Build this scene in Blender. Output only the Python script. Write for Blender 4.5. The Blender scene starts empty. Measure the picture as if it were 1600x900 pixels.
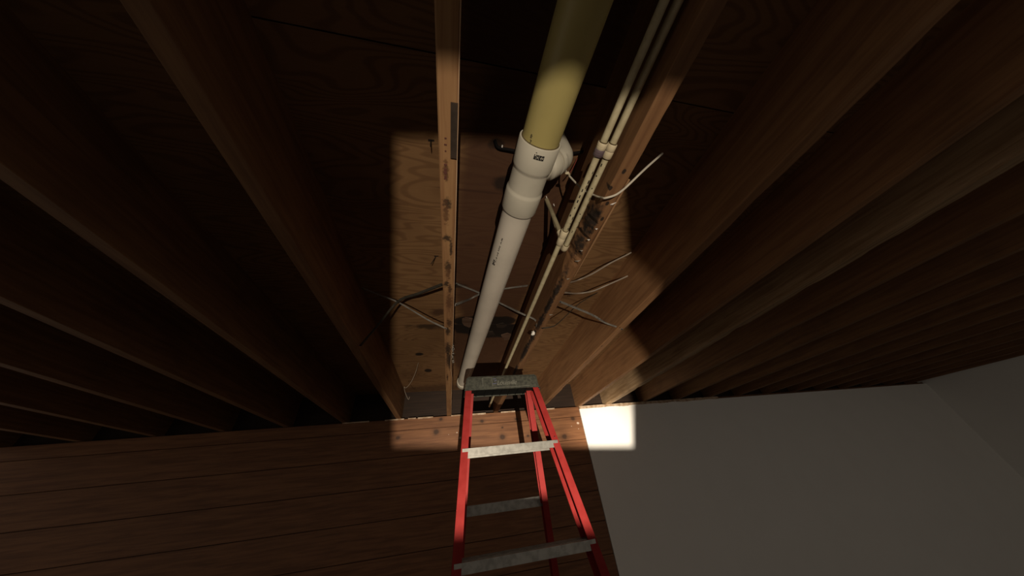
import bpy, bmesh, math, random
from mathutils import Vector, Matrix, noise
random.seed(7)
C = bpy.context.scene.collection
SC = bpy.context.scene
V = Vector
CZ = 1.6                      # height of the lens above the floor; coordinates below are relative to the lens
UP = V((0, 0, CZ))

# ------------------------------------------------------------------ camera
FPX = 420.0
CAM_ROWS = ((0.9779, -0.0263, -0.2075), (-0.1805, -0.6077, -0.7734), (-0.1058, 0.7937, -0.5990))
M3 = Matrix(CAM_ROWS)
M3[0][0:3] = CAM_ROWS[0]
cam_d = bpy.data.cameras.new('camera')
cam_d.sensor_width = 36.0
cam_d.lens = 36.0 * FPX / 1600.0
cam_d.clip_start = 0.02
cam = bpy.data.objects.new('camera', cam_d)
C.objects.link(cam)
cam.matrix_world = Matrix.Translation(UP) @ M3.to_4x4()
SC.camera = cam

# ------------------------------------------------------------------ world, exposure
W = bpy.data.worlds.new('world')
SC.world = W
W.use_nodes = True
W.node_tree.nodes['Background'].inputs[0].default_value = (1.0, 0.86, 0.72, 1)
W.node_tree.nodes['Background'].inputs[1].default_value = 0.20
SC.view_settings.view_transform = 'Standard'
SC.view_settings.look = 'None'
SC.view_settings.gamma = 1.0
SC.view_settings.use_curve_mapping = False
SC.view_settings.exposure = 0.0
SC.cycles.max_bounces = 6

LAMP = V((-0.04, -1.20, -0.80))          # added lamp of three spots, unseen behind the lens
LAMP_AIM = V((0.60, 2.56, 0.22))         # direction the added lamp faces
# (power, aim point, cone in degrees) of its added spots: a wide one, a far one, a narrow one towards the right of the wall
SPOTS = ((160.0, (0.60, 2.56, 0.20), 100), (700.0, (0.75, 2.56, -0.70), 65), (750.0, (1.42, 2.56, 0.30), 13))
LAMP_COLOR = (1.0, 0.87, 0.70)

# ------------------------------------------------------------------ helpers
def ray(u, v):
    return M3 @ V((u - 800.0, -(v - 450.0), -FPX))
def onz(u, v, z):
    d = ray(u, v); return d * (z / d.z)
def ony(u, v, y):
    d = ray(u, v); return d * (y / d.y)
def onx(u, v, x):
    d = ray(u, v); return d * (x / d.x)

ORG = {}
def obj(name, bm, mat, parent=None, org=None, smooth=False, kind=None, bevel=0):
    """link a bmesh (lens-relative coordinates) as one object"""
    if parent is not None:
        porg = ORG[parent.name]
        org = porg if org is None else V(org)
        loc = org - porg
    else:
        org = V(org) if org is not None else V((0, 0, -CZ))
        loc = org + UP
    bmesh.ops.recalc_face_normals(bm, faces=bm.faces)
    if bevel:
        bmesh.ops.bevel(bm, geom=[e for e in bm.edges if e.calc_face_angle(0) > 0.7], offset=bevel, segments=2, affect='EDGES', clamp_overlap=True)
    bmesh.ops.translate(bm, verts=bm.verts, vec=-org)
    me = bpy.data.meshes.new(name)
    bm.to_mesh(me); bm.free()
    if smooth:
        for p in me.polygons: p.use_smooth = True
        try: me.set_sharp_from_angle(angle=math.radians(40))
        except Exception: pass
    if mat: me.materials.append(mat)
    o = bpy.data.objects.new(name, me)
    C.objects.link(o)
    o.location = loc
    if parent is not None: o.parent = parent
    if kind: o['kind'] = kind
    ORG[o.name] = org
    return o
def empty(name, org):
    o = bpy.data.objects.new(name, None); C.objects.link(o)
    o.empty_display_size = 0.05
    o.location = V(org) + UP; ORG[o.name] = V(org)
    return o
def tag(o, label, cat, group=None):
    o['label'] = label; o['category'] = cat
    if group: o['group'] = group
    return o

def box(bm, a, b):
    a = V(a); b = V(b)
    vs = [bm.verts.new((x, y, z)) for x in (a.x, b.x) for y in (a.y, b.y) for z in (a.z, b.z)]
    for f in ((0,1,3,2),(4,6,7,5),(0,4,5,1),(2,3,7,6),(0,2,6,4),(1,5,7,3)):
        bm.faces.new([vs[i] for i in f])
def hexa(bm, lo, hi):
    """two quads of corners -> solid"""
    a = [bm.verts.new(p) for p in lo]; b = [bm.verts.new(p) for p in hi]
    bm.faces.new(a[::-1]); bm.faces.new(b)
    n = len(a)
    for i in range(n): bm.faces.new((a[i], a[(i+1) % n], b[(i+1) % n], b[i]))
def smoothpts(pts, n=8):
    pts = [V(p) for p in pts]
    P = [pts[0]*2 - pts[1]] + pts + [pts[-1]*2 - pts[-2]]
    out = []
    for i in range(1, len(P)-2):
        for k in range(n):
            t = k / n
            p0, p1, p2, p3 = P[i-1], P[i], P[i+1], P[i+2]
            out.append(0.5*((2*p1) + (p2-p0)*t + (2*p0-5*p1+4*p2-p3)*t*t + (3*p1-p0-3*p2+p3)*t**3))
    out.append(pts[-1])
    return out
def tube(bm, pts, rad, seg=12, caps=True, flat=1.0, upv=None):
    pts = [V(p) for p in pts]
    rads = rad if isinstance(rad, (list, tuple)) else [rad]*len(pts)
    rings = []
    t0 = (pts[1]-pts[0]).normalized()
    n = V(upv) if upv else (V((0,0,1)) if abs(t0.z) < 0.9 else V((1,0,0)))
    n = (n - t0*n.dot(t0)).normalized()
    for i, p in enumerate(pts):
        a = pts[max(i-1, 0)]; b = pts[min(i+1, len(pts)-1)]
        t = (b-a)
        t = t.normalized() if t.length > 1e-9 else t0
        n = (n - t*n.dot(t))
        n = n.normalized() if n.length > 1e-6 else t.orthogonal().normalized()
        bi = t.cross(n)
        rings.append([bm.verts.new(p + (n*math.cos(2*math.pi*k/seg)*flat + bi*math.sin(2*math.pi*k/seg))*rads[i]) for k in range(seg)])
    for a, b in zip(rings, rings[1:]):
        for k in range(seg):
            bm.faces.new((a[k], a[(k+1) % seg], b[(k+1) % seg], b[k]))
    if caps:
        bm.faces.new(rings[0][::-1]); bm.faces.new(rings[-1])
def lathe(bm, p, d, prof, seg=40, caps=True):
    """prof: list of (distance along d, radius)"""
    p = V(p); d = V(d).normalized()
    n = (V((0,0,1)) if abs(d.z) < 0.9 else V((1,0,0)))
    n = (n - d*n.dot(d)).normalized(); b = d.cross(n)
    rings = [[bm.verts.new(p + d*s + (n*math.cos(2*math.pi*k/seg) + b*math.sin(2*math.pi*k/seg))*r) for k in range(seg)] for s, r in prof]
    for a, c in zip(rings, rings[1:]):
        for k in range(seg): bm.faces.new((a[k], a[(k+1) % seg], c[(k+1) % seg], c[k]))
    if caps:
        bm.faces.new(rings[0][::-1]); bm.faces.new(rings[-1])

# ------------------------------------------------------------------ materials
class NT:
    def __init__(s, name, rough=0.6, metal=0.0, spec=0.3):
        s.m = bpy.data.materials.new(name); s.m.use_nodes = True
        s.t = s.m.node_tree; s.b = s.t.nodes['Principled BSDF']
        s.b.inputs['Roughness'].default_value = rough
        s.b.inputs['Metallic'].default_value = metal
        s.b.inputs['Specular IOR Level'].default_value = spec
    def n(s, kind, **kw):
        x = s.t.nodes.new(kind)
        for k, v in kw.items(): setattr(x, k, v)
        return x
    def l(s, a, b): s.t.links.new(a, b)
    def math(s, op, a, b=None, c=None, clamp=False):
        x = s.n('ShaderNodeMath', operation=op, use_clamp=clamp)
        for i, q in enumerate((a, b, c)):
            if q is None: continue
            if isinstance(q, (int, float)): x.inputs[i].default_value = q
            else: s.l(q, x.inputs[i])
        return x.outputs[0]
    def mix(s, fac, a, b):
        x = s.n('ShaderNodeMix', data_type='RGBA')
        for i, q in ((0, fac), (6, a), (7, b)):
            if isinstance(q, (int, float)): x.inputs[i].default_value = q
            elif isinstance(q, tuple): x.inputs[i].default_value = q if len(q) == 4 else q + (1,)
            else: s.l(q, x.inputs[i])
        return x.outputs[2]
    def coord(s, scale=(1,1,1), loc=(0,0,0)):
        tc = s.n('ShaderNodeTexCoord'); mp = s.n('ShaderNodeMapping')
        mp.inputs['Scale'].default_value = scale; mp.inputs['Location'].default_value = loc
        s.l(tc.outputs['Object'], mp.inputs['Vector'])
        return mp.outputs[0]
    def noise(s, vec, scale=5, detail=4, rough=0.55, dist=0.0):
        x = s.n('ShaderNodeTexNoise')
        s.l(vec, x.inputs['Vector'])
        x.inputs['Scale'].default_value = scale; x.inputs['Detail'].default_value = detail
        x.inputs['Roughness'].default_value = rough; x.inputs['Distortion'].default_value = dist
        return x.outputs['Fac']
    def ramp(s, fac, lo, hi):
        x = s.n('ShaderNodeMapRange', interpolation_type='SMOOTHSTEP')
        s.l(fac, x.inputs[0]); x.inputs[1].default_value = lo; x.inputs[2].default_value = hi
        return x.outputs[0]
    def bump(s, h, strength=0.3, dist=0.002):
        x = s.n('ShaderNodeBump'); x.inputs['Strength'].default_value = strength
        x.inputs['Distance'].default_value = dist
        s.l(h, x.inputs['Height']); s.l(x.outputs[0], s.b.inputs['Normal'])
    def stain(s, col, center, radii, color, amt=0.9, edge=0.5, wob=0.6, wscale=25.0):
        """an ellipsoidal mark with ragged edge at a place on the piece itself"""
        v = s.coord(tuple(1.0/r for r in radii), tuple(-c/r for c, r in zip(center, radii)))
        ln = s.n('ShaderNodeVectorMath', operation='LENGTH'); s.l(v, ln.inputs[0])
        nz = s.noise(s.coord(), wscale, 3)
        d = s.math('ADD', ln.outputs['Value'], s.math('MULTIPLY', s.math('SUBTRACT', nz, 0.5), wob*2))
        f = s.ramp(d, 1.0, 1.0-edge)
        return s.mix(s.math('MULTIPLY', f, amt), col, color)
    def done(s, col):
        if isinstance(col, tuple): s.b.inputs['Base Color'].default_value = col + (1,)
        else: s.l(col, s.b.inputs['Base Color'])
        return s.m

def wood(name, c1, c2, axis='y', stains=(), rough=0.75, seed=0.0, dirt=0.25, dirtcol=(0.02,0.012,0.008)):
    t = NT(name, rough)
    sc = {'y': (26, 1.6, 26), 'x': (1.6, 26, 26), 'z': (26, 26, 1.6)}[axis]
    v = t.coord(sc, (seed, seed*1.7, seed*0.6))
    g = t.noise(v, 2.2, 5, 0.6, 0.4)
    col = t.mix(t.ramp(g, 0.3, 0.72), c1, c2)
    b = t.noise(t.coord((3,3,3), (seed*2, 0, seed)), 1.6, 4)
    col = t.mix(t.math('MULTIPLY', t.ramp(b, 0.5, 0.8), dirt), col, dirtcol)
    for st in stains: col = t.stain(col, *st)
    t.bump(g, 0.25, 0.0015)
    return t.done(col)

def ply(name, c1, c2, stains=(), seed=0.0):
    t = NT(name, 0.7)
    v = t.coord((0.9, 4.2, 1), (seed, seed*0.7, 0))
    n = t.noise(v, 1.6, 2, 0.4, 0.3)
    s = t.math('SINE', t.math('MULTIPLY', n, 150.0))
    fine = t.noise(t.coord((9, 120, 1), (seed, 0, 0)), 2.0, 3)
    f = t.math('ADD', t.math('MULTIPLY', t.ramp(s, -0.2, 1.0), 0.55), t.math('MULTIPLY', fine, 0.45))
    col = t.mix(f, c1, c2)
    b = t.noise(t.coord((1,1,1), (seed, seed, 0)), 2.6, 4)
    col = t.mix(t.math('MULTIPLY', t.ramp(b, 0.42, 0.75), 0.45), col, (c2[0]*0.5, c2[1]*0.42, c2[2]*0.4))
    for st in stains: col = t.stain(col, *st)
    t.bump(fine, 0.15, 0.001)
    return t.done(col)

def simple(name, c, rough=0.5, metal=0.0, spec=0.4, var=0.15, scale=30.0, c2=None, bump=0.0):
    t = NT(name, rough, metal, spec)
    n = t.noise(t.coord(), scale, 4)
    c2 = c2 or tuple(x*(1-var*2) for x in c)
    col = t.mix(t.ramp(n, 0.35, 0.7), c, c2)
    if bump: t.bump(n, bump, 0.001)
    return t.done(col)

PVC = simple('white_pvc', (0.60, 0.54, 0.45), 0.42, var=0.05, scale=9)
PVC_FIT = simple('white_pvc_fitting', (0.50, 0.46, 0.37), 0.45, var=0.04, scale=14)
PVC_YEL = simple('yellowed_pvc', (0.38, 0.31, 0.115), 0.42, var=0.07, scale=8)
CREAM = simple('cream_pipe_plastic', (0.54, 0.47, 0.30), 0.5, scale=60, c2=(0.45, 0.38, 0.23))
CREAM_FIT = simple('cream_pipe_fitting', (0.64, 0.54, 0.36), 0.45, var=0.06)
PURPLE = simple('purple_primer', (0.15, 0.105, 0.115), 0.6)
INK = simple('black_ink', (0.015, 0.013, 0.012), 0.7)
REDINK = simple('red_ink', (0.13, 0.045, 0.03), 0.8)
GLUE = simple('brown_glue', (0.10, 0.07, 0.03), 0.5)
GALV = simple('galvanised_steel', (0.34, 0.32, 0.28), 0.45, 0.5, var=0.2, scale=40)
STEEL_DARK = simple('dark_steel', (0.065, 0.055, 0.040), 0.6, 0.4, var=0.2, scale=40)
IRON = simple('dark_nail_iron', (0.02, 0.016, 0.013), 0.6, 0.3)
CABLE = simple('white_cable_sheath', (0.50, 0.45, 0.36), 0.5, var=0.08)
CABLE_GREY = simple('grey_cable_sheath', (0.33, 0.27, 0.21), 0.5, var=0.1)
CABLE_BLK = simple('black_cable_sheath', (0.008, 0.007, 0.007), 0.85, spec=0.1)
CABLE_RED = simple('red_wire', (0.22, 0.05, 0.035), 0.5)
RED_FRP = simple('red_fibreglass', (0.235, 0.021, 0.019), 0.65, spec=0.15, scale=18, c2=(0.19, 0.014, 0.012))
CAP_M = simple('worn_grey_cap_plastic', (0.041, 0.041, 0.029), 0.6, scale=75, c2=(0.017, 0.017, 0.012), bump=0.2)
CAP_LT = simple('worn_raised_edge', (0.13, 0.125, 0.10), 0.5, var=0.1)
ALU = simple('dull_aluminium', (0.30, 0.29, 0.26), 0.4, 0.7, scale=50)
RUBBER = simple('black_rubber', (0.02, 0.02, 0.02), 0.8)
DRYW = simple('white_painted_drywall', (0.86, 0.85, 0.81), 0.8, var=0.01, scale=4)
PAPER = simple('torn_tan_paper', (0.55, 0.42, 0.30), 0.9, scale=25, c2=(0.30, 0.19, 0.11))
SLAB = simple('concrete_floor', (0.10, 0.085, 0.07), 0.85, var=0.15, scale=6)
DARKBACK = simple('dark_gap', (0.010, 0.008, 0.006), 0.9)
WHITE_FLUFF = simple('white_fluff', (0.85, 0.80, 0.72), 0.9, var=0.05)
GREYWEB = simple('grey_web', (0.36, 0.33, 0.28), 0.9)
LAMPBLK = simple('added_lamp_black', (0.012, 0.012, 0.012), 0.6)

# ------------------------------------------------------------------ structure
ZJ, ZP = 0.575, 0.805         # joist undersides and plywood underside above the lens
YW, YR = 2.56, 2.62           # wall face and rim joist face
YB = -0.8                     # where the built part of the ceiling ends behind the lens
X0, X1 = -3.0, 6.2

bm = bmesh.new(); box(bm, (X0, -1.6, -CZ-0.1), (X1, YW+0.12, -CZ)); o = obj('floor', bm, SLAB, org=(0, 0, -CZ)); o['kind'] = 'structure'
bm = bmesh.new(); box(bm, (X0, YB, ZP+0.021), (X1, YR+0.12, ZP+0.05)); ceil = obj('ceiling', bm, DARKBACK, org=(0, 0, ZP)); ceil['kind'] = 'structure'

P1 = (0.245, 0.132, 0.056); P2 = (0.138, 0.068, 0.028)
def ps(u, v, ru, rv, color, amt=0.9, edge=0.5, wob=0.5, ws=25.0):
    p = onz(u, v, ZP); return ((p.x, p.y, 0), (ru, rv, 0.05), color, amt, edge, wob, ws)
BLK = (0.012, 0.008, 0.006); BRN = (0.05, 0.022, 0.012); BAY_SHADE_COL = (0.062, 0.026, 0.014)
BAY_SHADE = lambda cy: ((0.185, cy, 0), (0.225, 0.95, 0.05), BAY_SHADE_COL, 0.85, 0.25, 0.12, 6.0)   # shade of the middle bay, painted into the plywood colour
ST_B = [BAY_SHADE(0.8), ((0.06, 1.36, 0), (0.075, 0.055, 0.05), BLK, 0.95, 0.25, 0.2, 18.0), ((0.29, 1.36, 0), (0.075, 0.06, 0.05), BLK, 0.95, 0.25, 0.2, 18.0), ps(785, 288, 0.045, 0.040, BLK, 0.8, 0.6, 0.5), ps(775, 225, 0.03, 0.02, BLK, 0.7, 0.5),
        ((0.17, 1.375, 0), (0.175, 0.085, 0.05), BLK, 0.97, 0.25, 0.22, 14.0), ps(684, 488, 0.06, 0.05, BRN, 0.8, 0.7, 0.4),
        ps(735, 383, 0.03, 0.012, BRN, 0.5, 0.6), ps(715, 446, 0.06, 0.03, BLK, 0.7, 0.7),
        ps(745, 299, 0.18, 0.006, BRN, 0.7, 0.6, 0.2), ps(938, 505, 0.3, 0.01, BRN, 0.5, 0.6)]
ST_C = [BAY_SHADE(1.6), ((0.06, 1.44, 0), (0.075, 0.08, 0.05), BLK, 0.95, 0.3, 0.3, 18.0), ((0.30, 1.46, 0), (0.085, 0.12, 0.05), BLK, 0.97, 0.25, 0.3, 18.0), ((0.20, 1.46, 0), (0.19, 0.135, 0.05), BLK, 0.97, 0.3, 0.35, 14.0), ps(655, 553.5, 0.034, 0.030, BLK, 0.95, 0.4, 0.2),
        ps(669, 579, 0.034, 0.045, BLK, 0.95, 0.4, 0.2), ps(645, 531, 0.012, 0.006, BLK, 0.7, 0.4, 0.2),
        ((-0.14, 1.42, 0), (0.16, 0.05, 0.05), BLK, 0.75, 0.8, 0.5), ((-0.2, 2.55, 0), (0.6, 0.16, 0.05), BRN, 0.6, 0.8, 0.3)]
PLY_A = ply('plywood_near', P1, P2, [BAY_SHADE(0.3)], 1.3)
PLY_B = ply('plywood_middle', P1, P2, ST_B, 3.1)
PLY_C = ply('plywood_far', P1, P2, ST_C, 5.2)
rows = ((YB, 0.178, PLY_A, 0.804), (0.181, 1.398, PLY_B, 2.024), (1.401, YR, PLY_C, 0.804))
mid_panel = {}
for ri, (ya, yb, m, off) in enumerate(rows):
    cuts = [X0]
    x = off - 0.406*2 - 0.02 - 2.44*2 + 0.406*(1 if ri == 1 else 0)
    while x < X1 - 0.3:
        if x > X0 + 0.3: cuts.append(x)
        x += 2.438
    cuts.append(X1)
    for a, b in zip(cuts, cuts[1:]):
        bm = bmesh.new(); box(bm, (a+0.0015, ya, ZP), (b-0.0015, yb, ZP+0.019))
        po = obj('plywood_panel', bm, m, parent=ceil, org=(0, 0, ZP))
        if a < 0.1 < b: mid_panel[ri] = po
# peeled bits of veneer around the black water damage in the middle bay
def flake(pts, th, mat, dz, parent=ceil, name='veneer_flake'):
    bm = bmesh.new()
    lo = []; hi = []
    for i, (u, v) in enumerate(pts):
        p = onz(u, v, ZP-dz); lo.append(p - V((0, 0, th*(0.5+random.random()*0.5)))); hi.append(V((p.x, p.y, ZP+0.0005)))
    hexa(bm, lo, hi)
    return obj(name, bm, mat, parent=parent, org=(0, 0, ZP))
FLK1 = wood('peeled_veneer_pale', (0.12, 0.07, 0.045), (0.07, 0.035, 0.02), 'x')
FLK2 = wood('peeled_veneer_dark', (0.035, 0.022, 0.014), (0.012, 0.008, 0.006), 'x')
flake([(722, 498), (727, 495.5), (738, 497), (744, 501), (741, 508), (733, 511), (725, 508), (722, 503)], 0.006, FLK1, 0.001)
flake([(775, 507), (786, 504), (792, 508), (786, 512), (777, 511)], 0.006, FLK2, 0.001)
flake([(783, 523), (793, 520), (801, 523), (799, 529), (788, 530)], 0.008, FLK1, 0.001)
flake([(752, 519), (770, 517), (774, 522), (760, 525)], 0.006, FLK2, 0.001)

# --- back wall: knotty boards on the left, painted drywall on the right
bm = bmesh.new(); box(bm, (X0, YW+0.020, -CZ), (X1, YW+0.10, ZJ-0.040)); wall = obj('wall_back', bm, DARKBACK, org=(0, YW, -CZ)); wall['kind'] = 'structure'
XD = 1.187
def ws(u, v, r, color, amt=0.85, edge=0.6, wob=0.25, k=1.0):
    p = ony(u, v, YW); return ((p.x, 0, p.z+CZ), (r*1.25*k, 0.05, r), color, amt, edge, wob)
KN = (0.045, 0.020, 0.010); KN2 = (0.10, 0.045, 0.02)
knots = []
for u, v, r in ((682, 675, 0.020), (689, 655, 0.012), (753, 658, 0.013), (785, 683, 0.020), (622, 684, 0.014), (807, 655, 0.013), (825, 681, 0.010), (895, 654, 0.016), (882, 682, 0.020), (785, 668, 0.007)):
    knots.append(ws(u, v, r*2.6, KN2, 0.75, 0.9)); knots.append(ws(u, v, r*1.25, KN, 0.9, 0.6))
PAINT = (0.62, 0.50, 0.40)
for u, v, r in ((714, 676, 0.006), (719, 684, 0.009), (701, 679, 0.003), (903, 661, 0.012), (904, 670, 0.004), (893, 666, 0.003), (735, 672, 0.003)):
    knots.append(ws(u, v, r, PAINT, 0.8, 0.4, 0.5))
zs = [ZJ-0.003, 0.4855, 0.300, 0.115, -0.07, -0.255, -0.44, -0.625, -0.81, -0.995, -1.18, -1.365, -CZ+0.001]
for i, (zt, zb) in enumerate(zip(zs, zs[1:])):
    m = wood('knotty_board_%d' % i, (0.235, 0.104, 0.044), (0.135, 0.055, 0.023), 'x', knots if i < 2 else (), 0.55, seed=i*3.7+1, dirt=0.12)
    bm = bmesh.new(); box(bm, (X0, YW, zb+0.0015), (XD-0.004, YW+0.019, zt-0.0015))
    obj('plank', bm, m, parent=wall, org=(0, YW, -CZ), bevel=0.0025)
# pale frayed strip of old caulk along the top of the boards
bm = bmesh.new(); x = -0.85
while x < XD-0.02:
    w = random.uniform(0.05, 0.22)
    if random.random() < 0.72:
        box(bm, (x, YW-0.004, ZJ-0.004-random.uniform(0.004, 0.010)), (min(x+w, XD-0.01), YW+0.004, ZJ-0.0005))
    x += w*random.uniform(1.0, 1.4)
obj('caulk_strip', bm, PAPER, parent=wall)
bm = bmesh.new(); box(bm, (X1, -1.6, -CZ), (X1+0.1, YW+0.12, ZP+0.05)); o = obj('wall_right', bm, DRYW, org=(X1, 0, -CZ)); o['kind'] = 'structure'
bm = bmesh.new(); box(bm, (XD, YW-0.001, -CZ+0.002), (X1, YW+0.012, ZJ-0.020)); obj('drywall_panel', bm, DRYW, parent=wall, org=(XD, YW, -CZ))
bm = bmesh.new(); n = 46
for i in range(n):
    a = XD+0.0 + i*0.035; h = 0.018 + 0.010*noise.noise((a*7, 0, 0)); dp = 0.006 + 0.006*noise.noise((a*9, 3, 0))
    box(bm, (a, YW-0.004-dp, ZJ-0.006-h), (a+0.0352, YW+0.010, ZJ-0.001+0.002*noise.noise((a*14, 1, 1))))
obj('paper_edge', bm, PAPER, parent=wall)
# top plate that the joists bear on, behind the boards
bm = bmesh.new(); box(bm, (X0, YW+0.020, ZJ-0.038), (X1, YW+0.108, ZJ)); o = obj('trim_1', bm, wood('plate_wood', (0.20, 0.10, 0.045), (0.13, 0.06, 0.03), 'x'), org=(0, YW, ZJ-0.038)); o['kind'] = 'structure'
# rim joist closing the bays
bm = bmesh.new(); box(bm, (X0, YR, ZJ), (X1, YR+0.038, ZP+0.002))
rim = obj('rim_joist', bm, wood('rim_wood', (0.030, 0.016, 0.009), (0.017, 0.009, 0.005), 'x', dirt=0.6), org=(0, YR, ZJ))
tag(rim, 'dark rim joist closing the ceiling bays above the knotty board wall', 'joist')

# ------------------------------------------------------------------ joists
J1 = (0.23, 0.118, 0.050); J2 = (0.150, 0.070, 0.029)
ROT = (0.012, 0.009, 0.007)
def joist_bm(xl, xr, erode=None, jit=0.0012, n=90, ya=YB, yb=YR):
    """2x10 with slightly worn arrises; erode(y) -> (left, right) amounts eaten off the bottom corners (dx, dz)"""
    bm = bmesh.new(); rings = []
    for i in range(n+1):
        y = ya + (yb-ya)*i/n
        w = lambda k: jit*noise.noise((xl*31+k*7.1, y*9, k))
        (lx, lz), (rx, rz) = erode(y) if erode else ((0.002, 0.002), (0.002, 0.002))
        j = lambda s: 1 + 0.35*noise.noise((y*60, s*5.0, xl))
        lx *= j(1); lz *= j(2); rx *= j(3); rz *= j(4)
        prof = [(xl, ZP), (xl, (ZP+ZJ)/2), (xl, ZJ+lz), (xl+lx*0.4, ZJ+lz*0.42), (xl+lx, ZJ+w(1)),
                (xr-rx, ZJ+w(2)), (xr-rx*0.4, ZJ+rz*0.42), (xr, ZJ+rz), (xr, (ZP+ZJ)/2), (xr, ZP)]
        rings.append([bm.verts.new((px, y, pz)) for px, pz in prof])
    m = len(rings[0])
    for a, b in zip(rings, rings[1:]):
        for k in range(m): bm.faces.new((a[k], a[(k+1) % m], b[(k+1) % m], b[k]))
    bm.faces.new(rings[0][::-1]); bm.faces.new(rings[-1])
    return bm
def bumpf(y, c, w): return max(0.0, 1-((y-c)/w)**2)

def jst(org, u, v, z, rx, ry, color, amt=0.85, edge=0.7, wob=0.9, rz=0.03):
    p = onz(u, v, z); return ((p.x-org[0], p.y-org[1], z-org[2]), (rx, ry, rz), color, amt, edge, wob, 110.0)

spec = {0: (-0.449, -0.411), 1: (-0.0405, -0.0030), 2: (0.371, 0.409), 3: (0.781, 0.824), 4: (1.180, 1.216), 5: (1.475, 1.535)}
for k in range(-6, 0): spec[k] = (-0.449 + 0.4064*k, -0.411 + 0.4064*k)
for k in range(6, 17): spec[k] = (1.475 + 0.4064*(k-5), 1.513 + 0.4064*(k-5))
nth = ['', 'first', 'second', 'third', 'fourth', 'fifth', 'sixth', 'seventh', 'eighth', 'ninth', 'tenth', 'eleventh', 'twelfth']
labels = {0: 'pale floor joist at left edge of lit ceiling with loose thin wire beside its end',
          1: 'knotty brown floor joist with dark notches, left of the white drain pipe',
          2: 'floor joist with black rotted lower edge carrying two cream water pipes',
          3: 'clean floor joist right of the rotted one, meeting the wall beside the ladder',
          4: 'floor joist ending on the wall directly above the left corner of the white drywall',
          5: 'rough pale floor joist with ragged dirty underside above the white drywall at right'}
pxz = (onz(697, 371, ZJ), )
for k, (xl, xr) in sorted(spec.items()):
    org = (xl, 0.9, ZJ); er = None; st = []
    c1, c2 = J1, J2
    if k == 1:
        c1, c2 = (0.32, 0.175, 0.076), (0.21, 0.098, 0.042)
        for u, v, rx, ry, col in ((699, 318, 0.009, 0.014, ROT), (697, 333, 0.006, 0.03, KN2), (698, 372, 0.010, 0.010, ROT), (704.5, 388, 0.004, 0.03, ROT), (700, 417, 0.009, 0.022, ROT),
                                  (700, 428, 0.007, 0.03, KN2), (697, 444, 0.009, 0.014, ROT), (703, 452, 0.006, 0.02, KN), (702, 472, 0.009, 0.05, KN2), (702, 505, 0.010, 0.03, KN), (700, 518, 0.010, 0.03, ROT), (700, 545, 0.013, 0.06, ROT),
                                  (702, 563, 0.014, 0.10, ROT), (699, 590, 0.005, 0.05, KN), (697, 268, 0.006, 0.02, KN2)):
            st.append(jst(org, u, v, ZJ, rx*1.5, ry*1.6, col))
        er = lambda y: ((0.003, 0.003), (0.003 + 0.012*bumpf(y, 1.42, 0.22) + 0.010*bumpf(y, 1.28, 0.05), 0.004 + 0.02*bumpf(y, 1.42, 0.22)))
    elif k == 2:
        c1, c2 = (0.215, 0.108, 0.046), (0.140, 0.064, 0.027)
        for u, v, rx, ry, rz in ((914, 350, 0.024, 0.075, 0.075), (903, 385, 0.026, 0.10, 0.065), (886, 425, 0.014, 0.06, 0.03), (872, 452, 0.014, 0.08, 0.025), (858, 480, 0.013, 0.10, 0.025), (846, 505, 0.014, 0.09, 0.025), (832, 528, 0.016, 0.14, 0.03), (822, 552, 0.015, 0.16, 0.03), (808, 580, 0.012, 0.12, 0.02)):
            p = onz(u, v, ZJ); st.append(((0.002, p.y-org[1], 0.004), (rx, ry, rz), (0.014, 0.010, 0.008), 0.95, 0.6, 0.6, 70.0))
        for u, v in ((975, 268), (954, 294), (949, 318), (941, 342), (936, 334)): st.append(jst(org, u, v, ZJ, 0.006, 0.008, ROT, 0.9, 0.4, 0.4))
        def er(y):
            a = bumpf(y, 0.50, 0.12) + 0.8*bumpf(y, 0.62, 0.07) + 0.5*bumpf(y, 0.72, 0.05)
            b = 0.35*max(0.0, noise.noise((y*14, 0.3, 2)))*(1 if 0.6 < y < 1.7 else 0) + 0.45*bumpf(y, 1.1, 0.15)
            t = min(1.0, a+b)
            return ((0.002 + 0.024*t, 0.002 + 0.055*t), (0.003 + 0.006*bumpf(y, 0.52, 0.10), 0.004))
    elif k in (3, 4):
        c1, c2 = (0.32, 0.165, 0.072), (0.21, 0.10, 0.043)
    if k == 3:
        er = lambda y: ((0.003, 0.003), (0.004 + 0.012*max(0, noise.noise((y*5, 1, 7))), 0.010))
        for u, v in ((968, 512), (940, 541)): st.append(jst(org, u, v, ZJ, 0.005, 0.010, ROT))
    if k == 5:
        c1, c2 = (0.40, 0.27, 0.15), (0.22, 0.13, 0.06)
        er = lambda y: ((0.004 + 0.02*max(0, noise.noise((y*9, 1, 3))), 0.01), (0.006 + 0.03*max(0, noise.noise((y*8, 4, 3))), 0.02))
    m = wood('joist_wood_%d' % (k+10), c1, c2, 'y', st, 0.7, seed=k*2.3+20, dirt=0.3)
    bm = joist_bm(xl, xr, er, n=260 if k == 2 else (120 if k in (1, 3, 5) else 24))
    o = obj('floor_joist', bm, m, org=org)
    if k in labels: lb = labels[k]
    elif k < 0: lb = 'unlit floor joist, %s to the left of the pale joist beside the thin wire' % nth[-k]
    else: lb = 'unlit floor joist, %s to the right of the rough joist over white drywall' % nth[k-5]
    tag(o, lb, 'joist', 'floor joists under the plywood')
    if k == 1: j1 = o
    if k == 2: j2 = o
    if k == 3: j3 = o

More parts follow.
